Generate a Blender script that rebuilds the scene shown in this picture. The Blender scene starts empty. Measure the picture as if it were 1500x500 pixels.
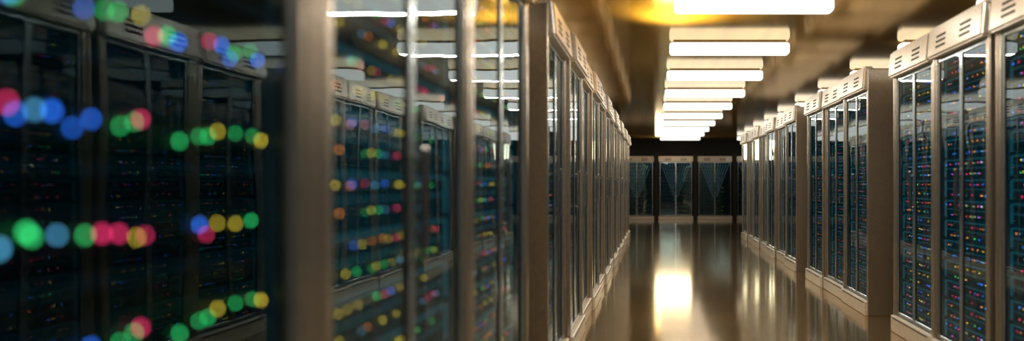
import bpy, bmesh, random, math
from mathutils import Matrix, Vector
random.seed(7)
scene = bpy.context.scene
col = scene.collection
scene.view_settings.view_transform = 'Standard'

# ------------------------------------------------------------ materials
def newmat(name):
    m = bpy.data.materials.new(name); m.use_nodes = True
    nt = m.node_tree
    return m, nt, nt.nodes, nt.links, nt.nodes['Principled BSDF']

def metal(name, c, rough=0.35, metallic=0.6, noise=0.12, nscale=60, bump=0.02, em=None, stretch=(1, 1, 1)):
    m, nt, N, L, b = newmat(name)
    tc = N.new('ShaderNodeTexCoord'); nz = N.new('ShaderNodeTexNoise'); mp = N.new('ShaderNodeMapping')
    mp.inputs['Scale'].default_value = stretch
    nz.inputs['Scale'].default_value = nscale; nz.inputs['Detail'].default_value = 4
    L.new(tc.outputs['Object'], mp.inputs['Vector']); L.new(mp.outputs['Vector'], nz.inputs['Vector'])
    r = N.new('ShaderNodeValToRGB')
    r.color_ramp.elements[0].position = .3; r.color_ramp.elements[1].position = .7
    r.color_ramp.elements[0].color = (*[v*(1-noise) for v in c], 1)
    r.color_ramp.elements[1].color = (*[min(1, v*(1+noise)) for v in c], 1)
    L.new(nz.outputs['Fac'], r.inputs['Fac']); L.new(r.outputs['Color'], b.inputs['Base Color'])
    b.inputs['Roughness'].default_value = rough; b.inputs['Metallic'].default_value = metallic
    if bump:
        bp = N.new('ShaderNodeBump'); bp.inputs['Strength'].default_value = bump
        L.new(nz.outputs['Fac'], bp.inputs['Height']); L.new(bp.outputs['Normal'], b.inputs['Normal'])
    if em:
        b.inputs['Emission Color'].default_value = (*em[:3], 1); b.inputs['Emission Strength'].default_value = em[3]
        m.cycles.emission_sampling = 'NONE'
    return m

def emis(name, c, s, sample=False):
    m = bpy.data.materials.new(name); m.use_nodes = True
    N = m.node_tree.nodes; N.clear()
    e = N.new('ShaderNodeEmission'); o = N.new('ShaderNodeOutputMaterial')
    e.inputs['Color'].default_value = (*c, 1); e.inputs['Strength'].default_value = s
    m.node_tree.links.new(e.outputs[0], o.inputs[0])
    if not sample: m.cycles.emission_sampling = 'NONE'
    return m

def glassmat(name, tint, ior, refl):
    m = bpy.data.materials.new(name); m.use_nodes = True
    N = m.node_tree.nodes; L = m.node_tree.links; N.clear()
    o = N.new('ShaderNodeOutputMaterial'); mx = N.new('ShaderNodeMixShader')
    t = N.new('ShaderNodeBsdfTransparent'); g = N.new('ShaderNodeBsdfGlossy'); f = N.new('ShaderNodeFresnel')
    f.inputs['IOR'].default_value = ior
    t.inputs['Color'].default_value = (*tint, 1); g.inputs['Color'].default_value = (*refl, 1)
    g.inputs['Roughness'].default_value = 0.015
    tc = N.new('ShaderNodeTexCoord'); nz = N.new('ShaderNodeTexNoise'); nz.inputs['Scale'].default_value = 1.6
    bp = N.new('ShaderNodeBump'); bp.inputs['Strength'].default_value = 0.015; bp.inputs['Distance'].default_value = 0.2
    L.new(tc.outputs['Object'], nz.inputs['Vector']); L.new(nz.outputs['Fac'], bp.inputs['Height'])
    L.new(bp.outputs['Normal'], g.inputs['Normal'])
    L.new(f.outputs[0], mx.inputs[0]); L.new(t.outputs[0], mx.inputs[1]); L.new(g.outputs[0], mx.inputs[2])
    L.new(mx.outputs[0], o.inputs[0])
    return m

M_tan   = metal('beige_metal', (.53, .47, .39), .25, .86, .14, 90, .03)
M_head  = metal('header_metal', (.78, .73, .65), .34, .4)
M_dark  = metal('slot_black', (.01, .01, .012), .6, .0, .1, 20, 0)
M_frame = metal('door_frame_metal', (.50, .60, .65), .20, .88)
M_chas  = metal('server_face_glow', (.015, .06, .08), .3, .2, .3, 30, .02, (.02, .30, .38, .020))  # teal light inside the racks painted in as weak emission
M_chas2 = metal('server_trim_glow', (.08, .26, .33), .3, .3, .3, 30, .02, (.06, .44, .56, .13))  # stronger painted teal glow, brightens the rack interiors
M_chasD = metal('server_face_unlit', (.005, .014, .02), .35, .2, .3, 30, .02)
M_chasD2 = metal('server_trim_dim_glow', (.02, .05, .065), .3, .3, .3, 30, .02, (.05, .4, .55, .012))  # darker copy, keeps only a trace of the painted glow
M_inner = metal('rack_interior_glow', (.02, .06, .08), .4, .2, .2, 10, 0, (.02, .35, .5, .02))  # glow put into the material, no lamp inside the rack
M_glass = glassmat('tinted_glass', (.70, .93, .97), 2.3, (.84, .96, 1.0))
M_glassN = glassmat('dark_tinted_glass', (.66, .88, .95), 1.6, (.66, .88, .97))
M_glassE = glassmat('end_cabinet_glass', (.50, .75, .82), 2.4, (.60, .92, 1.0))
M_lamp  = emis('lamp_diffuser', (1.0, .94, .84), 1.4, True)
M_cap   = metal('lamp_base_metal', (.5, .42, .3), .3, .8)
M_handle= metal('chrome', (.7, .7, .7), .15, 1, .03, 40, 0)
M_streak = metal('teal_reflection', (.16, .24, .26), .4, .1, .1, 40, 0, (.35, .5, .54, .22))  # self-glowing, stands for light reflected in the end glass
M_ceil  = metal('ceiling_metal', (.96, .58, .14), .12, .70, .18, 2.2, .07, None, (2.5, .35, 1))
M_floor = metal('floor_polished', (.48, .36, .20), .11, .85, .08, 2.0, .006)
M_wall  = metal('wall_black', (.012, .011, .010), .5, 0, .2, 8, .02)
M_post  = metal('dark_post', (.008, .008, .009), .5, .1, .2, 20, 0)
LC = [(1, .03, .13), (1, .60, .04), (.04, .65, .15), (.03, .18, .9), (.10, .35, .55), (1, .22, .03)]
M_led_far  = [emis('light_far_%d' % i, c, 2.8) for i, c in enumerate(LC)]
M_led_bri  = [emis('light_bright_%d' % i, c, 5.0) for i, c in enumerate(LC)]
M_led_near = [emis('light_near_%d' % i, c, 6.5) for i, c in enumerate(LC)]
M_led_mid  = [emis('light_mid_%d' % i, c, 6.5) for i, c in enumerate(LC)]

# ------------------------------------------------------------ mesh helpers
def box(bm, x0, x1, y0, y1, z0, z1, mi=0):
    r = bmesh.ops.create_cube(bm, size=1)
    for v in r['verts']:
        v.co = Vector(((x0+x1)/2 + v.co.x*(x1-x0), (y0+y1)/2 + v.co.y*(y1-y0), (z0+z1)/2 + v.co.z*(z1-z0)))
    for f in {f for v in r['verts'] for f in v.link_faces}: f.material_index = mi
    return r['verts']

def bevel_box(bm, x0, x1, y0, y1, z0, z1, b, seg=2, mi=0):
    vs = box(bm, x0, x1, y0, y1, z0, z1, mi)
    es = list({e for v in vs for e in v.link_edges})
    bmesh.ops.bevel(bm, geom=es, offset=b, segments=seg, affect='EDGES', profile=.5)

def mk(bm, name, mats):
    me = bpy.data.meshes.new(name); bm.to_mesh(me); bm.free()
    for m in mats: me.materials.append(m)
    return me

def obj(name, data, parent=None, loc=(0, 0, 0), rotz=0):
    o = bpy.data.objects.new(name, data); col.objects.link(o)
    if parent: o.parent = parent
    o.location = loc; o.rotation_euler = (0, 0, rotz)
    return o

H = 2.15; PL = .13; HD = .18; DEP = .9
Z0 = PL; Z1 = H - HD
NU = 14; UP = (Z1 - Z0 - .02)/NU

def body_mesh(W, shell):
    bm = bmesh.new(); w = W/2; t = .05
    for s in (-1, 1):
        a, b = sorted((s*w, s*(w-.028)))
        bevel_box(bm, -DEP, 0, a, b, 0, H-.002, .006, 2)         # side panels
        a, b = sorted((s*(w-.028), s*(w-t)))
        box(bm, -.045, -.006, a, b, Z0, Z1)                       # stile
    box(bm, -DEP, -DEP+.02, -w+.028, w-.028, Z0, Z1, 1)
    box(bm, -DEP, -.002, -w+.028, w-.028, Z1+.02, H-.02, 0)
    box(bm, -DEP, -.07, -w+.028, w-.028, 0, Z0-.01, 1)
    for s in (-1, 1):
        a, b = sorted((s*(w-.028), s*(w-.034)))
        box(bm, -DEP+.02, -.05, a, b, Z0, Z1, 1)
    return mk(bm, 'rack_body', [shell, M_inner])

def header_mesh(W):
    bm = bmesh.new(); w = W/2
    vs = box(bm, -.06, .045, -w+.006, w-.006, Z1, H+.02)
    for v in vs:
        if v.co.x > 0 and v.co.z > H: v.co.x -= .018
    es = list({e for v in vs for e in v.link_edges})
    bmesh.ops.bevel(bm, geom=es, offset=.014, segments=3, affect='EDGES')
    for cy in (-.22*W, .22*W):
        for k in range(3):
            z = Z1 + .055 + k*.033
            xs = .045 - .018*max(0, (z-Z1)/(H+.02-Z1))
            box(bm, xs-.02, xs+.002, cy-.09*W, cy+.09*W, z-.007, z+.007, 1)
    return mk(bm, 'header_panel', [M_head, M_dark])

def plinth_mesh(W):
    bm = bmesh.new(); w = W/2
    bevel_box(bm, -.06, .022, -w+.003, w-.003, 0, PL-.005, .008)
    box(bm, -.01, .0235, -w+.05, w-.05, PL-.025, PL-.017, 1)
    return mk(bm, 'plinth', [M_head, M_dark])

def door_mesh(dw):
    bm = bmesh.new(); f = .018; z0 = Z0+.006; z1 = Z1-.006; w = dw/2
    for (a, b, c, d) in ((-w, -w+f, z0, z1), (w-f, w, z0, z1), (-w+f, w-f, z0, z0+f*1.3), (-w+f, w-f, z1-f*1.3, z1)):
        bevel_box(bm, -.012, .008, a, b, c, d, .003, 1)
    for s in (-1, 1):   # dark gasket
        a, b = sorted((s*(w-f), s*(w-f-.006)))
        box(bm, -.008, .003, a, b, z0+f, z1-f, 1)
    return mk(bm, 'door', [M_frame, M_dark])

def glass_mesh(dw, gm):
    bm = bmesh.new(); w = dw/2 - .018
    a = Z0+.03; b = Z1-.03
    v = [bm.verts.new((.0, -w, a)), bm.verts.new((.0, w, a)), bm.verts.new((.0, w, b)), bm.verts.new((.0, -w, b))]
    bm.faces.new(v)
    return mk(bm, 'glass_pane', [gm])

def handle_mesh():
    bm = bmesh.new()
    bevel_box(bm, .008, .035, -.007, .007, .98, 1.0, .003, 1)
    bevel_box(bm, .008, .035, -.007, .007, 1.2, 1.22, .003, 1)
    bevel_box(bm, .028, .042, -.008, .008, .96, 1.24, .004, 2)
    return mk(bm, 'handle', [M_handle])

def server_mesh(W, m1, m2):
    bm = bmesh.new(); w = W/2 - .036; h = UP
    bevel_box(bm, -.55, 0, -w, w, .004, h-.004, .004, 1)
    for s in (-1, 1):
        a, b = sorted((s*w, s*(w-.02)))
        box(bm, -.002, .005, a, b, .012, h-.012, 1)
    n = 6; cw = (2*w-.05)/n
    for i in range(n):
        y = -w+.025+i*cw
        for k in range(3):
            z0 = .012 + k*(h-.024)/3
            box(bm, -.002, .004, y+.004, y+cw-.004, z0+.012, z0+(h-.024)/3-.006, 0)
    box(bm, -.002, .006, -w+.02, w-.02, h-.016, h-.008, 1)        # bright shelf lips
    box(bm, -.002, .006, -w+.02, w-.02, h*.5-.003, h*.5+.002, 1)
    return mk(bm, 'server_unit', [m1, m2])

def reflection_fan_mesh(s):  # strips shaped to imitate the diagonal reflections in the cabinet glass
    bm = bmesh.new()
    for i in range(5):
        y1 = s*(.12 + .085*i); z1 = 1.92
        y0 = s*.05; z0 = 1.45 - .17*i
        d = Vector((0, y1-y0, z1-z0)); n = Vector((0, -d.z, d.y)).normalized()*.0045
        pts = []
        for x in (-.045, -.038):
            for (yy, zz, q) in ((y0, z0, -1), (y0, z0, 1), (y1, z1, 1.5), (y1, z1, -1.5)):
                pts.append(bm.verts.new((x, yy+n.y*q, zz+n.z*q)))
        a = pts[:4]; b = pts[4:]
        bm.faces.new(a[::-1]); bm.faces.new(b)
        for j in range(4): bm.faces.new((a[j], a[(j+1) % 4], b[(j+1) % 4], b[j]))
    return mk(bm, 'reflection_fan', [M_streak])

def led_mesh(W, mats, rows, n, r, seed, skip=.18, full=False, bag=(0, 0, 1, 1, 2, 3, 3, 4, 5, 5), jit=.005):
    rnd = random.Random(seed)
    bm = bmesh.new(); w = W/2 - .06
    for rz in rows:
        start = 0 if full else rnd.uniform(0, .2); end = 1 if full else rnd.uniform(.75, 1)
        for i in range(n):
            u = (i+.5)/n
            if u < start or u > end: continue
            if rnd.random() < skip: continue
            y = -w + 2*w*u + rnd.uniform(-.4, .4)*2*w/n
            z = UP*rz + rnd.uniform(-jit, jit)
            c = bmesh.ops.create_circle(bm, cap_ends=True, segments=8, radius=r*rnd.uniform(.75, 1.15),
                    matrix=Matrix.Translation((.0085, y, z)) @ Matrix.Rotation(math.pi/2, 4, 'Y'))
            mi = rnd.choice(bag)
            for f in {f for v in c['verts'] for f in v.link_faces}: f.material_index = mi
    return mk(bm, 'indicator_lights', mats)

cache = {}
def kit(W, kind):
    key = (round(W, 3), kind)
    if key in cache: return cache[key]
    single = kind == 'near'
    dw = (W - .1) if single else (W - .1)/2 - .002
    gm = {'end': M_glassE, 'near': M_glassN}.get(kind, M_glass)
    k = dict(body=body_mesh(W, M_post if kind == 'end' else M_tan), header=header_mesh(W), plinth=plinth_mesh(W), door=door_mesh(dw), dw=dw, single=single,
             glass=glass_mesh(dw, gm), handle=handle_mesh(),
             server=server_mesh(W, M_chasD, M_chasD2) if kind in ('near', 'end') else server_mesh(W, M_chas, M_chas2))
    if kind == 'near':
        k['led'] = [led_mesh(W, M_led_near, [.3], 40, .0040, 120+i, .26, True, (0, 0, 1, 1, 2, 2, 3, 3, 3, 4), .012) for i in range(8)]
    elif kind == 'mid':
        k['led'] = [led_mesh(W, M_led_mid, [.3, .75], 22, .0031, 200+i, .34, False, (0, 1, 1, 1, 2, 3, 4, 5), .003) for i in range(8)]
    elif kind == 'end':
        k['led'] = [led_mesh(W, M_led_far, [.3], 8, .004, 400+i, .5) for i in range(3)]
        k['fan'] = [reflection_fan_mesh(s) for s in (-1, 1)]
    elif kind == 'bright':
        k['led'] = [led_mesh(W, M_led_bri, [.22, .72], 20, .0036, 500+i, .35, False, (0, 0, 0, 1, 1, 2, 3, 3, 3, 4, 5), .002) for i in range(8)]
    else:
        k['led'] = [led_mesh(W, M_led_far, [.22, .72], 18, .0040, 300+i, .3, False, (0, 0, 0, 1, 1, 2, 3, 3, 3, 4, 5), .002) for i in range(8)]
    cache[key] = k
    return k

def rack(x, y, rz, W, kind, label, group, zs=1.0):
    k = kit(W, kind)
    e = bpy.data.objects.new('server_rack', None); col.objects.link(e)
    e.empty_display_size = .2
    e.location = (x, y, 0); e.rotation_euler = (0, 0, rz); e.scale = (1, 1, zs)
    e['label'] = label; e['category'] = 'server rack'; e['group'] = group
    obj('body', k['body'], e); h = obj('header_panel', k['header'], e); h['label'] = 'pale beige vented top panel with short slots'
    obj('plinth', k['plinth'], e)
    for s in ((0,) if k['single'] else (-1, 1)):
        d = obj('door', k['door'], e, (-.022, s*(k['dw']/2+.001), 0))
        g = obj('glass_pane', k['glass'], d); g['label'] = 'teal-tinted glass pane'
        hs = -s if s else -1
        hd = obj('handle', k['handle'], d, (0, hs*(k['dw']/2-.010), 0)); hd['label'] = 'slim chrome handle'
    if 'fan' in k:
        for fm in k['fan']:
            f = obj('reflection_streaks', fm, e); f['label'] = 'grey-teal strips imitating reflections, fanning out diagonally'
    for i in range(NU):
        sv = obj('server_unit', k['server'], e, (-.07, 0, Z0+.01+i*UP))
        li = obj('indicator_lights', random.choice(k['led']), sv)
        li['kind'] = 'stuff'; li['label'] = 'tiny red, yellow, green and blue status lights'
    return e

XL = -.58; XR = 1.85
GL = 'racks along the aisle'
lab = 'beige metal server rack with tinted glass doors and tiny coloured lights'
def group_row(x, rz, start, n, pitch, kinds, gap, step):
    for i in range(n):
        y = start + pitch*(i+.5)
        rack(x + step*((i % 2)*2-1), y, rz, pitch-gap, kinds(y), lab, GL)
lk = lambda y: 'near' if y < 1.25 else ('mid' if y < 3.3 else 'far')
group_row(XL, 0, .215-.97, 4, .97, lk, .012, 0)
group_row(XL, 0, 3.75, 14, .8, lk, .035, .012)
rk = lambda y: 'bright' if y < 5.3 else 'far'
group_row(XR, math.pi, 5.35-.8*6, 6, .8, rk, .03, .008)
group_row(XR, math.pi, 5.9, 3, .8, rk, .03, .01)
group_row(XR, math.pi, 8.85, 7, .8, rk, .05, .02)
YB = 21.7
for cx in (-1.83, -.59, .65, 1.89, 3.13):
    rack(cx, YB, -math.pi/2, 1.12, 'end', 'wide server cabinet with dark glass doors and pale vented top', 'cabinets along the end wall', 2/H)
def post(cx):
    bm = bmesh.new(); bevel_box(bm, -.06, .06, -.04, .16, 0, 2.1, .006); box(bm, -.063, .063, -.05, .17, 0, .05)
    o = obj('dark_pillar', mk(bm, 'dark_pillar', [M_post]), None, (cx, YB-.12, 0))
    o['label'] = 'slim black upright between two glass cabinets'; o['category'] = 'pillar'; o['group'] = 'uprights between end cabinets'
for cx in (-1.21, .03, 1.27, 2.51): post(cx)

# ------------------------------------------------------------ lamps
ZC = 2.57
def lamp_meshes():
    bm = bmesh.new(); bevel_box(bm, -.6, .6, -.07, .07, -.132, -.012, .03, 4)
    d = mk(bm, 'diffuser', [M_lamp])
    bm = bmesh.new(); bevel_box(bm, -.56, .56, -.05, .05, -.014, 0, .003, 1)
    return d, mk(bm, 'mounting_base', [M_cap])
LD, LB = lamp_meshes()
def lamp(x, y):
    e = bpy.data.objects.new('ceiling_lamp', None); col.objects.link(e); e.location = (x, y, ZC)
    e['label'] = 'glowing white rectangular light bar under golden metal ceiling'; e['category'] = 'ceiling light'; e['group'] = 'light bars on the ceiling'
    obj('diffuser', LD, e); obj('mounting_base', LB, e)
for k in range(-3, 10): lamp(.74, 5.15+1.69*k)
for k in range(-3, 10): lamp(3.04, 5.15+1.69*k)
for k in range(-2, 10): lamp(-1.75, 5.15+1.69*k)  # row hidden behind the racks, added to brighten the left ceiling

# ------------------------------------------------------------ room
def slab(name, x0, x1, y0, y1, z0, z1, m):
    bm = bmesh.new(); box(bm, x0, x1, y0, y1, z0, z1)
    o = obj(name, mk(bm, name, [m])); o['kind'] = 'structure'
    return o
slab('floor', -4.2, 6.2, -3.2, 23, -.1, 0, M_floor)
slab('ceiling', -4.2, 6.2, -3.2, 23, ZC, ZC+.1, M_ceil)
slab('wall_back', -4.2, 6.2, 22.8, 23, 0, ZC, M_wall)
slab('wall_front', -4.2, 6.2, -3.2, -3.0, 0, ZC, M_wall)
slab('wall_left', -4.2, -4.0, -3.0, 22.8, 0, ZC, M_wall)
slab('wall_right', 6.0, 6.2, -3.0, 22.8, 0, ZC, M_wall)

# ------------------------------------------------------------ lights
def area(name, loc, rot, sx, sy, e, c):
    l = bpy.data.lights.new(name, 'AREA'); l.shape = 'RECTANGLE'; l.size = sx; l.size_y = sy; l.energy = e; l.color = c
    o = bpy.data.objects.new(name, l); col.objects.link(o); o.location = loc; o.rotation_euler = rot
    return o
area('end_spot', (.55, 21.3, 2.2), (math.radians(85), 0, math.radians(180)), 1.1, .6, 22, (1, .84, .55))
for k in range(-3, 6):      # the light each bar of the middle row throws downwards
    area('lamp_glow', (.74, 5.15+1.69*k, ZC-.137), (0, 0, 0), 1.14, .12, 17, (1, .90, .76))
p = bpy.data.lights.new('ceiling_glow', 'SPOT'); p.energy = 150; p.color = (1, .70, .20); p.shadow_soft_size = .16
p.spot_size = math.radians(130); p.spot_blend = .9
po = bpy.data.objects.new('ceiling_glow', p); col.objects.link(po); po.location = (.12, 5.9, 2.22)
po.rotation_euler = Vector((.2, -.5, .85)).to_track_quat('-Z', 'Y').to_euler()

w = bpy.data.worlds.new('World'); scene.world = w; w.use_nodes = True
w.node_tree.nodes['Background'].inputs[0].default_value = (.05, .06, .08, 1)
w.node_tree.nodes['Background'].inputs[1].default_value = .1

# ------------------------------------------------------------ camera
c = bpy.data.cameras.new('Camera'); co = bpy.data.objects.new('Camera', c); col.objects.link(co)
co.location = (0, 0, 1.15); co.rotation_euler = (math.radians(90), 0, 0)
c.sensor_width = 36; c.lens = 24; c.shift_x = -.14; c.shift_y = 19/1500; c.clip_start = .05
c.dof.use_dof = True; c.dof.focus_distance = 8.0; c.dof.aperture_fstop = .024/.028
scene.camera = co
